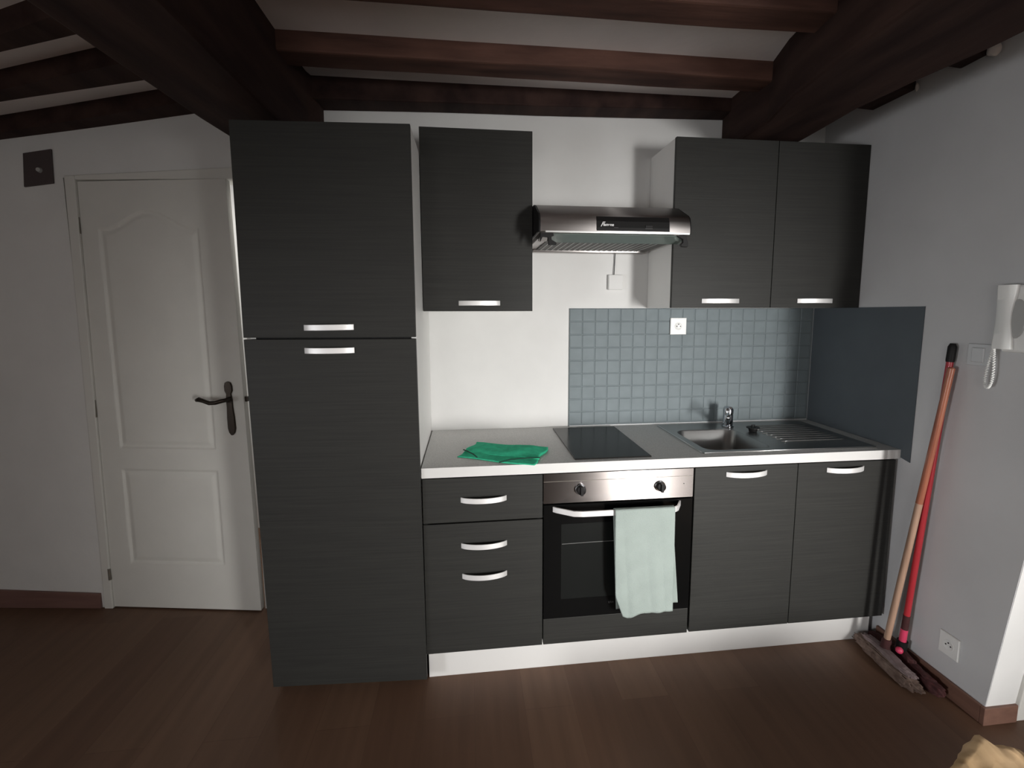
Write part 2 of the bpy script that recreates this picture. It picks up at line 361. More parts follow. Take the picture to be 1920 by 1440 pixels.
# ---- the white panelled door, slightly ajar
DY = dwall(-1.645)
door = bpy.data.objects.new('door_1', None); COL.objects.link(door); door.location = (-1.655, dwall(-1.655), 0); struct(door)
def along(x, off): return (x, dwall(x)+off)
m = MB()
def fr(xb0, xb1, xt0, xt1, z0, z1a, z1b):
    lo = [along(xb0, -.014), along(xb1, -.014), along(xb1, .10), along(xb0, .10)]
    hi = [along(xt0, -.014), along(xt1, -.014), along(xt1, .10), along(xt0, .10)]
    m.loft([[(p[0], p[1], z0) for p in lo], [(hi[0][0], hi[0][1], z1a), (hi[1][0], hi[1][1], z1b), (hi[2][0], hi[2][1], z1b), (hi[3][0], hi[3][1], z1a)]])
fr(-1.672, -1.629, -1.640, -1.593, 0, 2.122, 2.124)
m.hexa([along(-1.5925, -.014), along(-.86, -.014), along(-.86, .10), along(-1.5925, .10)], 2.103, [2.124, 2.155, 2.155, 2.124])
m.build('door_frame', 'door', door, bevel=.004)
# leaf: a height field grid, carried from hinge line to free edge (leans a little at the hinge side)
def hx(z): return lin(z, 0.0, -1.628, 2.10, -1.592)
def fx(z): return lin(z, 0.0, -0.868, 2.10, -0.893)
def leafp(x, z, d):                               # d = outward (towards the room)
    t = (x-hx(z))/(fx(z)-hx(z)); y = dwall(-1.63)-.004 + t*(-.128)
    return (x, y-d, z)
def arch(x):                                      # top of upper panel
    t = (x+1.272)/.238
    return 1.886 + .080*(0.5+0.5*math.cos(max(-1, min(1, t/0.92))*PI)) if abs(t) < 1 else 1.886
def sd_panel(x, z):
    up = min(x-(-1.515), (-1.035)-x, z-.838, arch(x)-z)
    lo = min(x-(-1.518), (-1.036)-x, z-.243, .731-z)
    return max(up, lo)
def relief(d):
    if d <= 0: return 0.0
    if d < .012: return -.009*math.sin(d/.012*PI/2)
    if d < .034: return -.009 + .007*(d-.012)/.022*1.0
    return -.002
m = MB(); NX, NZ = 150, 330
m.grid(lambda u, v: leafp(hx(v*2.09+.008)+(fx(v*2.09+.008)-hx(v*2.09+.008))*u, v*2.09+.008, relief(sd_panel(hx(v*2.09+.008)+(fx(v*2.09+.008)-hx(v*2.09+.008))*u, v*2.09+.008))), NX, NZ)
bm = m.bm; bm.verts.ensure_lookup_table()
be = [e for e in bm.edges if e.is_boundary]
r = bmesh.ops.extrude_edge_only(bm, edges=be)
for g in r['geom']:
    if isinstance(g, bmesh.types.BMVert): g.co.y += .040
bmesh.ops.holes_fill(bm, edges=[e for e in bm.edges if e.is_boundary], sides=0)
leaf = m.build('door_leaf', 'door', door, smooth='auto')
def hp(u, v, d): # handle helper
    return leafp(u, v, d)
m = MB()
rings = []
prof = [(1.172, .004), (1.166, .016), (1.150, .021), (1.128, .021), (1.112, .013), (1.085, .017), (1.05, .016), (1.0, .020), (.945, .021), (.925, .016), (.912, .005)]
for z, w in prof:
    cx = lin(z, 1.17, -.951, .912, -.946)
    rings.append([hp(cx-w, z, .001), hp(cx+w, z, .001), hp(cx+w*.8, z, .009), hp(cx-w*.8, z, .009)])
m.loft(rings); hb = m.build('handle_plate', 'bronze', door, smooth='auto', bevel=.001)
m = MB(); c0 = hp(-.946, 1.090, .008)
m.tube([hp(-.946, 1.090, .004), hp(-.946, 1.090, .050), hp(-.958, 1.088, .060), hp(-.985, 1.080, .062), hp(-1.015, 1.078, .062), hp(-1.045, 1.088, .060), hp(-1.066, 1.094, .058), hp(-1.080, 1.090, .056)],
       [.010, .009, .010, .010, .010, .0095, .0115, .008], 14)
m.build('lever', 'bronze', door, smooth=True)
for (z, h) in ((1.90, .075), (1.035, .085), (.185, .06)):
    m = MB(); m.tube([leafp(hx(z)-.006, z-h/2, .006), leafp(hx(z)-.006, z+h/2, .006)], .0065, 10); m.build('hinge', 'hinge', door, smooth='auto')
m = MB(); zz = 1.085; p = leafp(fx(zz), zz, 0); m.box(p[0]-.001, p[0]+.012, p[1]+.012, p[1]+.028, zz-.012, zz+.012); m.build('latch', 'bronze', door)

# door frame beyond the right wall's end
d2 = bpy.data.objects.new('door_2', None); COL.objects.link(d2); d2.location = (2.2, -1.012, 0); struct(d2)
m = MB(); face2(2.163, 2.203, 0, 2.12, .014, .10); face2(2.203, 3.06, 2.07, 2.12, .014, .10); face2(3.02, 3.06, 0, 2.07, .014, .10)
m.build('door_frame', 'door', d2, bevel=.003)
m = MB(); face2(2.205, 3.018, 0.006, 2.066, -.004, .04); m.build('door_leaf', 'door', d2, bevel=.003)
m = MB(); face2(2.214, 2.219, .03, 2.05, -.003, .01); m.build('door_bead', 'greyplastic', d2)
m = MB(); m.tube([(2.204, yend(.05)-.005, .035), (2.204, yend(.11)-.005, .075)], .006, 10); m.build('hinge', 'hinge', d2, smooth='auto')

# ================================================================== TALL CABINET
def fy(x): return lin(x, -.615, -.572, 0.0, -.606)     # fronts of the tall unit stand slightly skew
FL, FR, FT = -.610, -.004, 2.152
tc_ = thing('tall_cabinet', (-.305, -.30, 0), 'tall anthracite wood-grain cabinet with two doors, beside the white door', 'cabinet')
m = MB()
m.hexa([(FR-.018, fy(FR)+.022), (FR, fy(FR)+.022), (FR, -.004), (FR-.018, -.004)], .081, FT-.002)
m.hexa([(FL+.012, fy(FL)+.022), (FL+.030, fy(FL)+.022), (FL+.030, -.004), (FL+.012, -.004)], .081, FT-.002)
m.hexa([(FL+.031, fy(FL)+.024), (FR-.019, fy(FR)+.024), (FR-.019, -.004), (FL+.031, -.004)], FT-.022, FT-.002)
m.hexa([(FL+.031, fy(FL)+.05), (FR-.019, fy(FR)+.05), (FR-.019, -.004), (FL+.031, -.004)], .08, .10)
m.box(FL+.031, FR-.019, -.016, -.005, .101, FT-.023)
m.build('body', 'white', tc_)
def fdoor(z0, z1, name='door', lx0=FL, rx0=FR, lx1=FL, rx1=FR):
    m = MB()
    lo = [(lx0, fy(lx0), z0), (rx0, fy(rx0), z0), (rx0, fy(rx0)+.019, z0), (lx0, fy(lx0)+.019, z0)]
    hi = [(lx1, fy(lx1), z1), (rx1, fy(rx1), z1), (rx1, fy(rx1)+.019, z1), (lx1, fy(lx1)+.019, z1)]
    m.loft([lo, hi]); return m.build(name, 'cab', tc_, bevel=.0012)
du = fdoor(1.4085, FT, lx0=-.6135, lx1=-.613)
dl = fdoor(.040, 1.402, lx0=-.592, rx0=.003, lx1=-.6135, rx1=-.004)
m = MB(); m.hexa([(-.585, fy(-.585)+.05), (-.004, fy(0)+.05), (-.004, fy(0)+.062), (-.585, fy(-.585)+.062)], 0, .079); m.build('plinth', 'darkgap', tc_)
m = MB(); m.hexa([(FL+.031, fy(FL)+.0205), (FR-.019, fy(FR)+.0205), (FR-.019, fy(FR)+.0235), (FL+.031, fy(FL)+.0235)], 1.385, 1.42); m.build('divider', 'darkgap', tc_)

def bow(x0, x1, z0, z1, yf, parent, depth=.026, h=.021, name='handle', y1=None):
    """a flat strap bowed out from the front plane; returns the handle object"""
    m = MB(); pts = []; n = 16; y1 = yf if y1 is None else y1
    for i in range(n+1):
        t = i/n; d = depth*(1-(2*t-1)**2)**.75 if 0 < t < 1 else 0
        pts.append((x0+(x1-x0)*t, yf+(y1-yf)*t-.001-d, z0+(z1-z0)*t))
    m.strap(pts, h, .005); return m.build(name, 'handle', parent, bevel=.001, smooth='auto')
bow(-.399, -.225, 1.444, 1.446, fy(-.399), du, depth=.022, y1=fy(-.225))
bow(-.401, -.226, 1.361, 1.362, fy(-.4), dl, depth=.022, y1=fy(-.226))

# ================================================================== WALL CUPBOARDS
def wall_cupboard(x0, x1, zb, zt, cuts, handles, label, ytop=-.305):
    t = thing('wall_cupboard', ((x0+x1)/2, 0, zb), label, 'cupboard', 'wall cupboards over the worktop')
    m = MB()
    m.box(x0+.002, x0+.018, -.284, -.003, zb+.001, zt-.001); m.box(x1-.018, x1-.004, -.284, -.003, zb+.001, zt-.001)
    m.box(x0+.0185, x1-.0185, -.284, -.003, zb+.001, zb+.018); m.box(x0+.0185, x1-.0185, -.284, -.003, zt-.018, zt-.001)
    m.box(x0+.0185, x1-.0185, -.012, -.003, zb+.0185, zt-.0185)
    m.build('carcass', 'white', t)
    ed = [x0]+cuts+[x1]
    for i in range(len(ed)-1):
        a, b_ = ed[i]+(.0015 if i else 0), ed[i+1]-(.0015 if i < len(ed)-2 else 0)
        d = B(a, b_, -.305, -.286, zb, zt).build('door', 'cab', t, bevel=.0012)
        hx0, hx1, hz = handles[i]; bow(hx0, hx1, hz, hz, -.305, d, depth=.022)
    return t
wall_cupboard(-.001, .4675, 1.502, 2.252, [], [(.149, .325, 1.5365)], 'small anthracite wall cupboard between tall cabinet and extractor hood')
wall_cupboard(1.102, XR-.002, 1.516, 2.257, [1.5825], [(1.246, 1.425, 1.547), (1.716, 1.893, 1.548)], 'double anthracite wall cupboard above the sink, under the right girder')

# ================================================================== BASE UNITS
YF = -.592
def base(x0, x1, label, name='base_unit'):
    t = thing(name, ((x0+x1)/2, -.30, 0), label, 'cabinet', 'base units under the worktop')
    m = MB(); zt = .864
    m.box(x0+.001, x0+.017, -.570, -.010, .137, zt); m.box(x1-.017, x1-.001, -.570, -.010, .137, zt)
    m.box(x0+.0175, x1-.0175, -.570, -.010, .137, .153); m.box(x0+.0175, x1-.0175, -.020, -.010, .1535, zt)
    m.build('carcass', 'white', t); return t
du1 = base(.001, .471, 'anthracite drawer unit with three bow handles, between tall cabinet and oven', 'drawer_unit')
d = B(.003, .470, YF, YF+.019, .684, .862).build('drawer', 'cab', du1, bevel=.0012); bow(.149, .3255, .7745, .7755, YF, d)
d = B(.003, .470, YF, YF+.019, .137, .678).build('drawer', 'cab', du1, bevel=.0012)
bow(.148, .326, .588, .590, YF, d); bow(.150, .3255, .461, .463, YF, d)
du2 = base(1.101, 2.018, 'anthracite double-door sink unit at the right end of the row', 'sink_unit')
for (a, b_, h0, h1) in ((1.1035, 1.5585, 1.239, 1.417), (1.5615, 2.016, 1.692, 1.863)):
    d = B(a, b_, YF, YF+.019, .139, .862).build('door', 'cab', du2, bevel=.0012); bow(h0, h1, .830, .8315, YF, d)
# the white line of carcass edge below drawers, the plinth
tag(B(.006, 2.000, -.545, -.530, 0, .130).build('plinth', 'edge', bevel=.001), 'long white plinth board along the floor under the base units', 'plinth')

# ================================================================== OVEN
ov = thing('oven', (.785, -.30, 0), 'built-in oven with steel control panel and black glass door', 'oven')
m = MB(); m.box(.475, 1.097, -.575, -.02, .255, .864); m.build('body', 'darkgap', ov)
pn = B(.473, 1.096, YF-.002, YF+.015, .741, .8635).build('control_panel', 'steel', ov, bevel=.001)
B(.474, 1.095, YF-.0035, YF-.0022, .831, .8325).build('panel_seam', 'hinge', pn)
def knob(x, z):
    m = MB()
    def ringz(r, y): return [(x+r*math.cos(k*PI/12), y, z+r*math.sin(k*PI/12)) for k in range(24)]
    m.loft([ringz(.0215, YF-.0025), ringz(.0215, YF-.010), ringz(.020, YF-.012)])
    k = m.build('knob', 'chrome', ov, smooth='auto')
    m = MB(); m.loft([ringz(.0185, YF-.0122), ringz(.0175, YF-.026), ringz(.012, YF-.028)]); m.box(x-.005, x+.005, YF-.036, YF-.0265, z-.017, z+.017)
    m.build('knob_grip', 'black', k, smooth='auto')
knob(.622, .797); knob(.952, .796)
m = MB(); m.tube([(1.055, YF-.003, .80), (1.055, YF-.0022, .80)], .002, 10); m.build('indicator', 'black', pn)
od = B(.474, 1.095, YF-.004, YF+.012, .2515, .736).build('oven_door', 'ovenglass', ov, bevel=.0015)
B(.545, 1.025, YF-.0052, YF-.0042, .335, .655).build('oven_window', 'ovenin', od)
m = MB(); m.strap([(.548, YF-.0058, .571), (.66, YF-.0058, .573), (.78, YF-.0058, .573)], .0022, .0006); m.build('shelf_line', 'faint2', od)
m = MB(); m.strap([(.512, YF-.004, .719), (.524, YF-.016, .719), (.585, YF-.058, .719), (.62, YF-.064, .719), (.78, YF-.065, .719), (.95, YF-.065, .719), (.994, YF-.0635, .719), (1.010, YF-.052, .719), (1.034, YF-.014, .719), (1.040, YF-.004, .719)], .022, .007)
m.build('handle', 'handle', od, bevel=.001, smooth='auto')
text('oven_logo', 'BRA', .013, (.745, YF-.0047, .302), (PI/2, 0, 0), 'faint', od, ext=.0002)
B(.474, 1.095, YF, YF+.018, .137, .249).build('lower_panel', 'cab', ov, bevel=.0012)
m = MB(); m.box(.476, 1.094, -.570, -.03, .137, .2); m.build('base_board', 'darkgap', ov)

# towel over the oven handle
tw = thing('towel', (.87, -.655, .29), 'pale mint cotton towel hanging over the oven door handle', 'towel')
def tfold(x, z, k): return .0045*math.sin(x*38+z*3+k)*min(1, (.75-z)*3) + .003*math.sin(x*90+z*8+k)*min(1, (.75-z)*2)
YB = YF-.0655
def front(u, v):
    v2 = v**1.0
    if v < .06:
        a = v/.06*PI/2; y = YB-.0105*math.sin(a)-.002; z = .7335+.0045*math.cos(a)-.004
        xl, xr = .744, .986
    else:
        t = (v-.06)/.94; zbm = .2925 - .0145*math.exp(-((u-.13)/.11)**2)+ .002*u
        z = .7295+(zbm-.7295)*t; y = YB-.0125+.004*t-.0028*0; xl = .744+.012*t**2+.030*max(0, t-.80)/.2*.9; xr = .986+.006*t
    x = xl+(xr-xl)*u
    return (x, y-abs(tfold(x, z, 0))*.9-.0015*(1-v), z)
m = MB(); m.grid(front, 46, 60); m.build('front_layer', 'towel', tw, smooth=True, solid=.0035)
def rear(u, v):
    if v < .06:
        a = (1-v/.06)*PI/2; y = YB+.0105*math.cos(a)*1.0+.001; z = .7300+.0065*math.sin(a)
        y = YB+.011*(v/.06); xl, xr = .744, .986
        z = .7345-.004*(v/.06)
    else:
        t = (v-.06)/.94; z = .7305+(.3015+.010*u-.7305)*t; y = YB+.0150+.004*t; xl = .743+.022*t; xr = .986+.040*t
    x = xl+(xr-xl)*u
    return (x, y+tfold(x, z, 2)*.45, z)
m = MB(); m.grid(rear, 46, 60); m.build('rear_layer', 'towel', tw, smooth=True, solid=.003)

# ================================================================== WORKTOP, HOB, SINK
ZT = .906
SX0, SX1, SY0, SY1 = 1.160, 1.962, -.543, -.045          # sink outline
BX0, BX1, BY0, BY1 = 1.195, 1.505, -.512, -.165          # bowl
m = MB()
zt0 = .8665
m.box(.001, BX0-.012, -.590, -.003, zt0, ZT); m.box(BX1+.012, XR-.003, -.590, -.003, zt0, ZT)
m.box(BX0-.0119, BX1+.0119, -.590, BY0-.012, zt0, ZT); m.box(BX0-.0119, BX1+.0119, BY1+.012, -.003, zt0, ZT)
wt = m.build('worktop', 'worktop'); tag(wt, 'long pale grey worktop with white front edge, along the kitchen wall', 'worktop')
B(.001, XR-.003, -.5935, -.5905, zt0, ZT).build('edge_strip', 'edge', wt)
m = MB(); m.box(.70, XR-.004, -.010, -.0035, ZT+.0002, ZT+.006); m.build('seal_strip', 'switchp', wt)

hob = thing('hob', (.765, -.30, ZT), 'narrow black glass hob set in the worktop above the oven', 'hob')
B(.606, .928, -.560, -.046, ZT+.0003, ZT+.005).build('glass_plate', 'hobglass', hob, bevel=.0015)

sk = thing('sink', (1.56, -.29, ZT), 'stainless steel inset sink with bowl left and ribbed drainer right', 'sink')
def rrect(x0, x1, y0, y1, r, z, n=6):
    P = []
    for (cx_, cy_, a0) in ((x1-r, y1-r, 0), (x0+r, y1-r, 90), (x0+r, y0+r, 180), (x1-r, y0+r, 270)):
        for k in range(n+1):
            a = math.radians(a0+90*k/n); P.append((cx_+r*math.cos(a), cy_+r*math.sin(a), z))
    return P
# deck: outline to bowl edge as strips
m = MB()
zd = ZT+.004
outer = rrect(SX0, SX1, SY0, SY1, .012, zd); o2 = rrect(SX0-.004, SX1+.004, SY0-.004, SY1+.004, .014, ZT+.0003)
m.loft([o2, outer], cap=False)
bm = m.bm
ov_ = [v for v in bm.verts if abs(v.co.z-zd) < 1e-6]
inner = rrect(BX0, BX1, BY0, BY1, .055, zd-.001)
iv = [bm.verts.new(p) for p in inner]
oe = [e for e in bm.edges if all(v in ov_ for v in e.verts)]
ie = [bm.edges.new((iv[i], iv[(i+1) % len(iv)])) for i in range(len(iv))]
bmesh.ops.triangle_fill(bm, edges=oe+ie, use_beauty=True)
m.build('deck', 'sink', sk)
m = MB()
m.loft([rrect(BX0, BX1, BY0, BY1, .055, zd-.001), rrect(BX0+.004, BX1-.004, BY0+.004, BY1-.004, .053, zd-.006), rrect(BX0+.010, BX1-.010, BY0+.010, BY1-.010, .05, zd-.09), rrect(BX0+.022, BX1-.022, BY0+.022, BY1-.022, .05, zd-.135), rrect(BX0+.05, BX1-.05, BY0+.05, BY1-.05, .045, zd-.148)], cap=False)
m.face([Vector(p) for p in rrect(BX0+.05, BX1-.05, BY0+.05, BY1-.05, .045, zd-.148)])
bmesh.ops.remove_doubles(m.bm, verts=m.bm.verts, dist=.0001)
bw = m.build('bowl', 'sink', sk, smooth=True)
m = MB(); m.tube([(1.35, -.34, zd-.1475), (1.35, -.34, zd-.144)], .04, 24); m.build('drain', 'sinkrim', sk, smooth='auto')
m = MB()
for k in range(9):
    y = -.13-.036*k; m.tube([(1.60, y, zd-.0005), (1.63, y, zd+.0012), (1.90, y, zd+.0012), (1.92, y, zd-.0005)], .0022, 8)
m.build('drainer_ribs', 'sink', sk, smooth=True)
m = MB(); m.tube([(SX0+.005, SY0-.002, zd), (SX1-.005, SY0-.002, zd)], .0022, 8); m.tube([(SX0, SY0+.01, zd-.001), (SX0, SY1-.01, zd-.001)], .0014, 8)
m.build('rim', 'sinkrim', sk, smooth=True)

# mixer tap
fx_, fy_ = 1.508, -.120
tp = thing('mixer_tap', (fx_, fy_, zd), 'short chrome mixer tap behind the sink bowl, spout pointing at the viewer', 'tap')
def circ(x, y, z, r, n=20, tx=0, ty=0): return [(x+r*math.cos(k*2*PI/n), y+r*math.sin(k*2*PI/n), z+tx*r*math.cos(k*2*PI/n)+ty*r*math.sin(k*2*PI/n)) for k in range(n)]
m = MB(); m.loft([circ(fx_, fy_, zd+.0003, .029), circ(fx_, fy_, zd+.006, .029), circ(fx_, fy_, zd+.010, .0245), circ(fx_, fy_, zd+.060, .0245), circ(fx_, fy_, zd+.064, .023)])
m.build('tap_body', 'chrome', tp, smooth='auto')
m = MB(); m.loft([circ(fx_, fy_, zd+.0645, .024), circ(fx_, fy_, zd+.090, .0255), circ(fx_, fy_, zd+.101, .021, ty=.15), circ(fx_, fy_, zd+.104, .008, ty=.15)])
m.tube([(fx_+.004, fy_-.006, zd+.094), (fx_-.008, fy_-.03, zd+.100), (fx_-.02, fy_-.055, zd+.108)], [.010, .008, .006], 12)
m.build('tap_lever', 'chrome', tp, smooth='auto')
dx, dy = -.50, -.86
def sp(t, z): return (fx_+dx*t, fy_+dy*t, z)
m = MB(); m.tube([sp(.012, zd+.018), sp(.04, zd+.032), sp(.09, zd+.062), sp(.13, zd+.082), sp(.165, zd+.092), sp(.185, zd+.088), sp(.19, zd+.074)], [.013, .012, .011, .0105, .010, .010, .0095], 16)
m.build('spout', 'chrome', tp, smooth=True)

pl = thing('sink_plug', (1.575, -.235, zd), 'small black rubber sink plug lying on the drainer', 'plug')
m = MB(); m.loft([circ(1.575, -.235, zd+.0015, .019), circ(1.575, -.235, zd+.016, .022), circ(1.575, -.235, zd+.018, .031), circ(1.575, -.235, zd+.022, .031)]); m.build('stopper', 'black', pl, smooth='auto')
m = MB(); m.tube([(1.565, -.235, zd+.022), (1.567, -.235, zd+.032), (1.583, -.235, zd+.032), (1.585, -.235, zd+.022)], .003, 8); m.build('pull_loop', 'black', pl, smooth=True)

# green cloth
cl = thing('cleaning_cloth', (.31, -.46, ZT), 'folded green cleaning cloth lying on the worktop, left of the hob', 'cloth')
def bil(c, u, v):
    a, b_, c_, d_ = [Vector(p) for p in c]
    return a*(1-u)*(1-v)+b_*u*(1-v)+c_*u*v+d_*(1-u)*v
def cloth(c, z0, h, k, nm, bulge):
    m = MB()
    def f(u, v):
        p = bil(c, u, v); e = min(u, 1-u, v, 1-v)
        p.x += .006*math.sin(v*9+k); p.y += .006*math.sin(u*7+k)
        return (p.x, p.y, z0+h*min(1, e*8)+bulge*math.sin(u*PI)*math.sin(v*PI)*(.6+.4*math.sin(u*8+k))+.0025*min(1, e*6)*(1+noise.noise(Vector((u*7+k, v*4, k)))))
    m.grid(f, 40, 30); return m.build(nm, 'green', cl, smooth=True, solid=.003)
cloth([(.132, -.470, 0), (.432, -.618, 0), (.520, -.408, 0), (.222, -.292, 0)], ZT+.0025, .001, .4, 'lower_layer', .003)
cloth([(.158, -.418, 0), (.455, -.560, 0), (.530, -.400, 0), (.224, -.278, 0)], ZT+.0075, .002, 1.6, 'upper_layer', .016)
def tpt(x, y, z): return (x, y, z)
m = MB(); m.tube([(.160, -.400, ZT+.012), (.178, -.445, ZT+.017), (.200, -.490, ZT+.018), (.215, -.515, ZT+.012)], .0027, 8)
m.build('hem', 'greendark', cl, smooth=True)
m = MB(); m.tube([(.300, -.574, ZT+.007), (.345, -.566, ZT+.014), (.41, -.560, ZT+.016), (.466, -.545, ZT+.010)], .0027, 8)
m.build('hem', 'greendark', cl, smooth=True)

# ================================================================== SPLASHBACK
m = MB(); TX0, TX1, TZ1, PT = .696, XR-.0045, 1.5155, .0665
m.box(TX0, TX1, -.006, -.001, ZT+.001, TZ1)
bb = MB(); bb.bm.free(); bb.bm = m.bm; m.mi = 1
nx = int((TX1-TX0)/PT)+1; nz_ = int((TZ1-ZT)/PT)+1
for i in range(nx):
    for j in range(nz_):
        x0, x1 = TX0+i*PT+.0018, min(TX0+(i+1)*PT-.0018, TX1-.001)
        z1 = TZ1-j*PT-.0018; z0 = max(TZ1-(j+1)*PT+.0018, ZT+.0015)
        if x1-x0 < .006 or z1-z0 < .006: continue
        e = .0022; tl = [random.uniform(-.0004, .0004) for _ in range(4)]
        a = [(x0, -.006, z0), (x1, -.006, z0), (x1, -.006, z1), (x0, -.006, z1)]
        c = [(x0+e, -.0088+tl[0], z0+e), (x1-e, -.0088+tl[1], z0+e), (x1-e, -.0088+tl[2], z1-e), (x0+e, -.0088+tl[3], z1-e)]
        A = [m.bm.verts.new(p) for p in a]; Cc = [m.bm.verts.new(p) for p in c]
        m.face(Cc)
        for k in range(4): m.face([A[k], A[(k+1) % 4], Cc[(k+1) % 4], Cc[k]])
tag(m.build('tiled_splashback', ['grout', 'tile']), 'slate blue square-tiled splashback on the wall behind hob and sink', 'splashback')
m = MB()
m.loft([[(XR-.0035, -.010, ZT+.001), (XR-.0035, -.5945, ZT+.001), (XR-.0035, -.5945, .872), (XR-.0035, -.640, .862), (XR-.0035, -.643, TZ1+.004), (XR-.0035, -.010, TZ1)],
        [(XR-.0005, -.010, ZT+.001), (XR-.0005, -.5945, ZT+.001), (XR-.0005, -.5945, .872), (XR-.0005, -.640, .862), (XR-.0005, -.643, TZ1+.004), (XR-.0005, -.010, TZ1)]])
tag(m.build('side_splashback', 'splash'), 'flat dark slate panel on the right wall beside the sink', 'splashback')

def socket(name, cx, cy, cz, w, h, normal, label, matp='plastic', rocker=False, group=None):
    """wall plate; normal '-y' (kitchen wall) or '-x' (right wall)"""
    t = thing(name, (cx, cy, cz), label, 'switch' if rocker else 'socket', group)
    def P(a, b_, d):                       # a along wall (to picture right), b up, d outwards
        return (cx+a, cy-d, cz+b_) if normal == '-y' else (cx-d, cy-a, cz+b_)
    def slab(a0, a1, b0, b1, d0, d1, e=.002):
        m = MB(); m.loft([[P(a0, b0, d0), P(a1, b0, d0), P(a1, b1, d0), P(a0, b1, d0)], [P(a0, b0, d1-e), P(a1, b0, d1-e), P(a1, b1, d1-e), P(a0, b1, d1-e)], [P(a0+e, b0+e, d1), P(a1-e, b0+e, d1), P(a1-e, b1-e, d1), P(a0+e, b1-e, d1)]]); return m
    slab(-w/2, w/2, -h/2, h/2, .0005, .009).build('plate', matp, t)
    if rocker:
        slab(-w*.28, w*.28, -h*.34, h*.34, .0092, .014, .003).build('rocker', matp, t)
    else:
        m = MB(); n = 32; rr = []
        for r, d in ((.0205, .0092), (.0205, .0105), (.0185, .0105), (.0175, .0098), (.004, .0096)):
            rr.append([P(r*math.cos(k*2*PI/n), r*math.sin(k*2*PI/n), d) for k in range(n)])
        m.loft(rr); m.build('socket_well', matp, t, smooth='auto')
        for a, b_ in ((-.0095, 0), (.0095, 0), (0, .010)):
            m = MB(); m.tube([P(a, b_, .0098), P(a, b_, .0112)], .0027, 10); m.build('pin_hole', 'black', t)
    return t
socket('wall_socket', 1.270, -.0092, 1.423, .086, .086, '-y', 'white wall socket on the blue tiles above the sink', group='wall sockets')
socket('wall_socket', XR, -.878, .205, .076, .088, '-x', 'white wall socket low on the right wall near the brooms', matp='plastic', group='wall sockets')
socket('light_switch', XR, -.872, 1.342, .078, .080, '-x', 'pale wall switch between broom handles and entry phone', matp='switchp', rocker=True)

# connection box with the hood's cable
cb = thing('connection_box', (.929, 0, 1.645), 'white cable connection box on the wall under the extractor hood', 'connection box')
B(.893, .966, -.022, -.0005, 1.609, 1.683).build('box_cover', 'wall', cb, bevel=.003)
m = MB(); m.tube([(.926, -.010, 1.7905), (.925, -.008, 1.74), (.922, -.010, 1.683)], .0022, 8); m.build('cable', 'black', cb, smooth=True)

# ================================================================== EXTRACTOR HOOD
hd = thing('extractor_hood', (.785, 0, 1.79), 'slim steel extractor hood with black control strip, between the wall cupboards', 'extractor hood')
HX0, HX1 = .4765, 1.0985
# side profile (y, z): top back, top front edge, slanting shoulder, curved front, bottom lip
prof = [(-.002, 1.962), (-.318, 1.949), (-.345, 1.944), (-.452, 1.892), (-.466, 1.880), (-.474, 1.860), (-.4775, 1.835), (-.4780, 1.8155), (-.455, 1.8150), (-.44, 1.82), (-.20, 1.82), (-.002, 1.82)]
m = MB(); m.loft([[(HX0, y, z) for y, z in prof], [(HX1, y, z) for y, z in prof]])
m.build('hood_body', 'hoodsteel', hd, smooth='auto', bevel=.0015)
for x0, x1 in ((HX0-.006, HX0-.0002), (HX1+.0002, HX1+.003)):
    m = MB(); m.loft([[(x0, y, z) for y, z in prof], [(x1, y, z) for y, z in prof]]); m.build('end_cap', 'black', hd)
m = MB()
pp = [(-.4675, 1.8795), (-.4755, 1.860), (-.4790, 1.835), (-.4793, 1.822)]
m.loft([[(.704, y-.0006, z) for y, z in pp], [(1.008, y-.0006, z) for y, z in pp]], cap=False, closed=False)
cp = m.build('control_strip', 'black', hd, solid=.0012)
text('hood_logo', 'F', .026, (.718, -.4815, 1.839), (PI/2-.12, 0, 0), 'logo', cp, shear=.5, bold=.0006)
text('hood_logo', 'lamena', .0155, (.729, -.4812, 1.841), (PI/2-.12, 0, 0), 'logo', cp, shear=.3, bold=.0006)
B(.905, .935, -.4812, -.4797, 1.832, 1.834).build('scale_mark', 'faint', cp); B(.775, .792, -.4812, -.4797, 1.834, 1.8355).build('scale_mark', 'faint', cp)
m = MB(); m.box(.905, .935, -.4825, -.4797, 1.836, 1.846); m.build('slider', 'black', cp, bevel=.001)
m = MB(); m.box(HX0+.02, HX1-.004, -.4795, -.4745, 1.8125, 1.8185); m.build('front_lip', 'sinkrim', hd)
# glass visor, grease filter grille, underside tray
m = MB(); m.loft([[(HX0+.045, -.455, 1.8125), (HX1-.01, -.455, 1.8125), (HX1-.01, -.395, 1.7890), (HX0+.045, -.395, 1.7890)], [(HX0+.045, -.452, 1.8085), (HX1-.01, -.452, 1.8085), (HX1-.01, -.393, 1.7850), (HX0+.045, -.393, 1.7850)]]); m.build('glass_visor', 'glass', hd)
m = MB(); m.box(HX0+.004, HX1-.006, -.385, -.003, 1.8005, 1.8195); m.loft([[(HX0+.004, -.455, 1.8195), (HX0+.040, -.455, 1.8195), (HX0+.040, -.386, 1.8195), (HX0+.004, -.386, 1.8195)], [(HX0+.004, -.455, 1.812), (HX0+.040, -.455, 1.812), (HX0+.040, -.386, 1.7885), (HX0+.004, -.386, 1.7885)]])
m.build('underside_tray', 'hoodsteel', hd, bevel=.002)
m = MB(); m.box(HX0+.045, HX1-.03, -.375, -.06, 1.795, 1.8003); gr = m.build('grease_filter', 'mesh', hd)
m = MB()
for k in range(19):
    x = HX0+.06+.0265*k; m.box(x, x+.004, -.37, -.065, 1.7925, 1.7948)
m.build('grille_bars', 'greyplastic', gr)
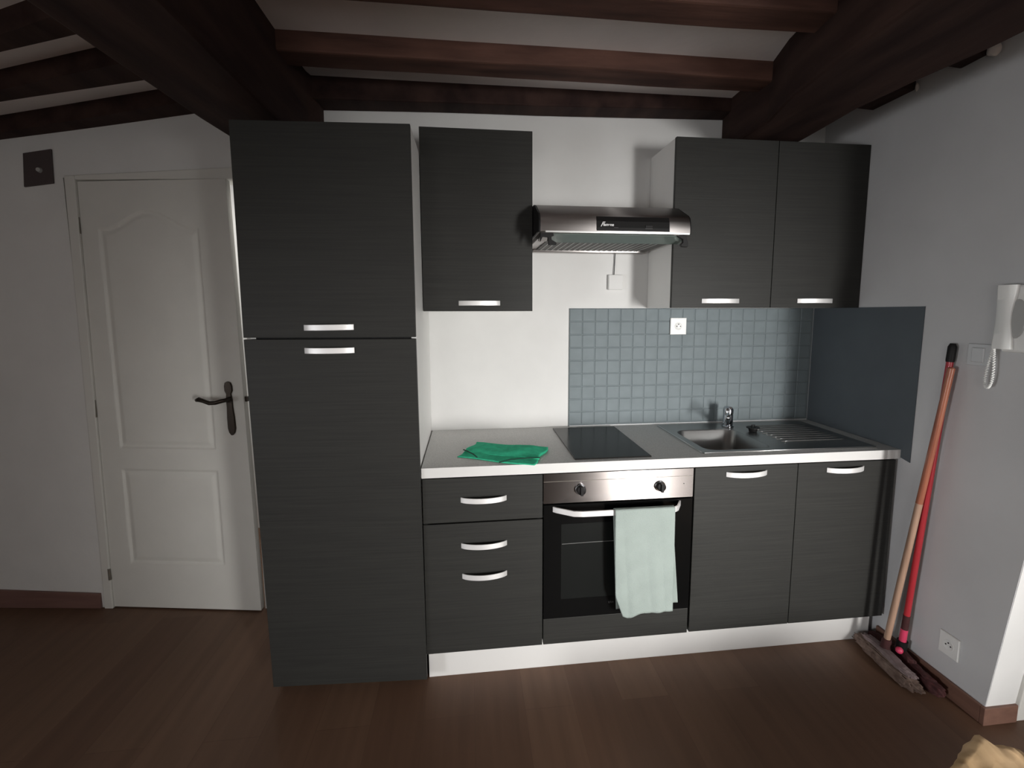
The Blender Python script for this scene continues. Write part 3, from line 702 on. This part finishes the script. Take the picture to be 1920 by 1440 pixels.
m = MB(); m.box(HX0+.03, HX1-.03, -.055, -.004, 1.7865, 1.8003); m.build('rear_tray', 'hoodsteel', hd, bevel=.003)
def bracket(x, sgn):
    m = MB()
    P = [(0, .0), (.052, .0), (.055, -.010), (.044, -.014), (.046, -.026), (.066, -.037), (.064, -.046), (.034, -.046), (.030, -.016), (.010, -.014), (.0, -.034)]
    P = [(x+sgn*a, 1.8118+b_) for a, b_ in P]
    m.loft([[(a, -.462, b_) for a, b_ in P], [(a, -.446, b_) for a, b_ in P]]); m.build('visor_bracket', 'black', hd, bevel=.001)
bracket(HX0+.002, 1)
m = MB(); P = [(1.050, 1.8118), (1.094, 1.8118), (1.093, 1.800), (1.100, 1.784), (1.100, 1.766), (1.074, 1.766), (1.070, 1.776), (1.079, 1.784), (1.078, 1.797), (1.060, 1.806)]
m.loft([[(a-.003, -.462, b_) for a, b_ in P], [(a-.003, -.446, b_) for a, b_ in P]]); m.build('visor_bracket', 'black', hd, bevel=.001)

# ================================================================== RIGHT WALL: entry phone
ip = thing('entry_phone', (XR, -1.01, 1.48), 'white wall-mounted entry phone with handset, cut by the right edge', 'entry phone')
m = MB(); m.box(XR-.030, XR-.0005, -1.105, -.958, 1.362, 1.588); m.build('base', 'plastic', ip, bevel=.008)
m = MB(); rings = []
for i in range(25):
    t = i/24; z = 1.372+.216*t; c = math.cos(t*2*PI)                      # handset: thick at both ends, waisted in the middle
    w = .022+.010*(.5+.5*c); d = .012+.009*(.5+.5*c); yc_ = -.958
    rings.append([(XR-.031, yc_+.018, z), (XR-.031-d*.6, yc_+.018, z), (XR-.031-d, yc_+.010, z), (XR-.031-d, yc_-w*.8, z), (XR-.031-d*.6, yc_-w*1.25, z), (XR-.031, yc_-w*1.3, z)])
m.loft(rings); m.build('handset', 'plastic', ip, smooth='auto')
m = MB(); m.loft([[(XR-.0315, -1.0+.030*math.cos(k*PI/12), 1.475+.066*math.sin(k*PI/12)) for k in range(24)], [(XR-.034, -1.0+.026*math.cos(k*PI/12), 1.475+.060*math.sin(k*PI/12)) for k in range(24)]]); m.build('recess', 'greyplastic', ip)
m = MB(); pts = []
K = 420
for i in range(K+1):
    t = i/K; a = t*2*PI
    h = .5-.5*math.cos(a)                                   # 0 at the top, 1 at the bottom of the loop
    c = Vector((XR-.045, -.950+.008*h + .0165*math.sin(a)*(.25+.75*h), 1.372-.140*h))
    ang = i*2*PI/9
    pts.append(c + Vector((math.cos(ang), math.sin(ang), 0))*.0030)
m.tube(pts, .0022, 6); m.build('coiled_cord', 'plastic', ip, smooth=True)

# ================================================================== BROOMS
bo = thing('push_broom', (1.93, -.70, 0), 'dusty brown push broom with pale wooden pole, leaning against the right wall', 'broom')
def blob(c, r, k=1.0, nseed=0):
    m = MB(); bm = m.bm; bmesh.ops.create_icosphere(bm, subdivisions=5, radius=1)
    for v in bm.verts:
        p = v.co.copy(); q = Vector((math.copysign(abs(p.x)**.6, p.x), math.copysign(abs(p.y)**.6, p.y), math.copysign(abs(p.z)**.6, p.z)))
        nz = noise.noise(p*4+Vector((nseed, 0, 0)))*.22 + noise.noise(p*12+Vector((0, nseed, 0)))*.10
        q *= 1+nz*k
        v.co = Vector((q.x*r[0]+c[0]+.010*math.sin(p.y*3), q.y*r[1]+c[1], max(.001, q.z*r[2]+c[2])))
    return m
m = blob((1.925, -.722, .026), (.030, .155, .026), .9, 3); m.build('bristles', 'dust', bo, smooth=True)
m = blob((1.930, -.725, .055), (.020, .125, .013), .8, 8); m.build('broom_head', 'dustcap', bo, smooth=True)
bot = Vector((1.945, -.690, .060)); topv = Vector((1.998, -.806, 1.285))
m = MB(); m.tube([bot-Vector((0, 0, .012)), bot+(topv-bot)*.04], [.021, .017], 16); m.build('pole_socket', 'redbristle', bo, smooth='auto')
mid = bot.lerp(topv, .55)
m = MB(); m.tube([bot+(topv-bot)*.035, mid], .0125, 16); m.build('pole', 'woodpole', bo, smooth='auto')
m = MB(); m.tube([mid, topv, topv+Vector((0, 0, .004))], [.0125, .0125, .008], 16); m.build('pole_top', 'varnpole', bo, smooth='auto')
bo['label'] = 'dusty brown push broom with pale wooden pole, leaning against the right wall'

br = thing('scrubbing_broom', (1.99, -.72, 0), 'dark red broom with red pole and black grip, behind the wooden-poled broom', 'broom')
m = blob((1.992, -.735, .030), (.022, .175, .030), .5, 15); m.build('bristles', 'redbristle', br, smooth=True)
m = blob((1.992, -.73, .062), (.014, .06, .016), .4, 21); m.build('broom_head', 'redbristle', br, smooth=True)
b0, t0 = Vector((1.992, -.722, .10)), Vector((2.015, -.788, 1.378))
def bl(t): return b0.lerp(t0, t)
m = MB(); m.tube([bl(-.03), bl(.012)], .020, 14); m.build('pole_socket', 'black', br, smooth='auto')
m = MB(); m.tube([bl(.010), bl(.055)], .0135, 14); m.build('collar', 'pink', br, smooth='auto')
m = MB(); m.tube([bl(.055), bl(.105)], .013, 14); m.build('ferrule', 'redbristle', br, smooth='auto')
m = MB(); m.tube([bl(.105), bl(.945)], .0118, 14); m.build('pole', 'red', br, smooth='auto')
m = MB(); m.tube([bl(.945), bl(.95), bl(.99), bl(1.0)], [.0135, .0145, .0145, .009], 14); m.build('grip', 'black', br, smooth='auto')
bm_ = MB(); bmesh.ops.create_icosphere(bm_.bm, subdivisions=3, radius=.014)
for v in bm_.bm.verts: v.co += Vector((1.965, -.738, .085))
bm_.build('joint_knob', 'pink', br, smooth=True)

# ================================================================== small things
ac = thing('access_plate', (-1.762, dwall(-1.762), 2.155), 'small square dark purple-brown plate on the wall left of the white door', 'wall plate')
m = MB()
a = [(-1.833, dwall(-1.833)-.010, 2.072), (-1.695, dwall(-1.695)-.010, 2.088), (-1.688, dwall(-1.688)-.010, 2.240), (-1.820, dwall(-1.820)-.010, 2.222)]
m.loft([a, [(p[0], p[1]+.0095, p[2]) for p in a]]); m.build('plate', 'access', ac, bevel=.003)
m = MB(); m.tube([(-1.748, dwall(-1.748)-.0098, 2.146), (-1.748, dwall(-1.748)-.022, 2.146)], [.012, .009], 14); m.build('knob', 'greyplastic', ac, smooth='auto')

# tan crumpled cover at the lower right
tn = thing('tan_cover', (1.75, -1.75, 0), 'crumpled tan fabric cover over something low, in the bottom right corner', 'cover')
cor = [(1.677, -1.270), (1.43, -1.372), (1.10, -1.95), (1.85, -2.25), (2.05, -1.75), (1.78, -1.375)]
def pin(u, n=len(cor)):
    k = u*n; i = int(k) % n; f = k-int(k); return Vector(cor[i]).lerp(Vector(cor[(i+1) % n]), f)
cen = Vector((1.62, -1.75)); m = MB(); N = 132
R = []
def wob(p, s): return noise.noise(Vector((p.x*s, p.y*s, 3.3)))
for lv, (sc, z) in enumerate([(.0, .25), (.2, .252), (.35, .252), (.5, .252), (.62, .251), (.74, .25), (.84, .25), (.92, .25), (.97, .248), (1.0, .240), (1.002, .22), (.99, .16), (.985, .08), (.99, .003)]):
    row = []
    for k in range(N):
        p = cen + (pin(k/N)-cen)*sc
        if 8 < lv: p += Vector((wob(p, 25), wob(p+Vector((5, 5)), 25)))*.010
        zz = z
        if lv < 10: zz += (.030*noise.noise(Vector((p.x*8+p.y*6, p.y*20-p.x*8, 0)))+.016*abs(noise.noise(Vector((p.x*26, p.y*34, 5)))))
        row.append((p.x, p.y, max(.002, zz-.012*min(1, zz*6))))
    R.append(row)
m.loft(R[1:], cap=True); bmesh.ops.remove_doubles(m.bm, verts=m.bm.verts, dist=.0002)
m.build('fabric', 'tan', tn, smooth=True)
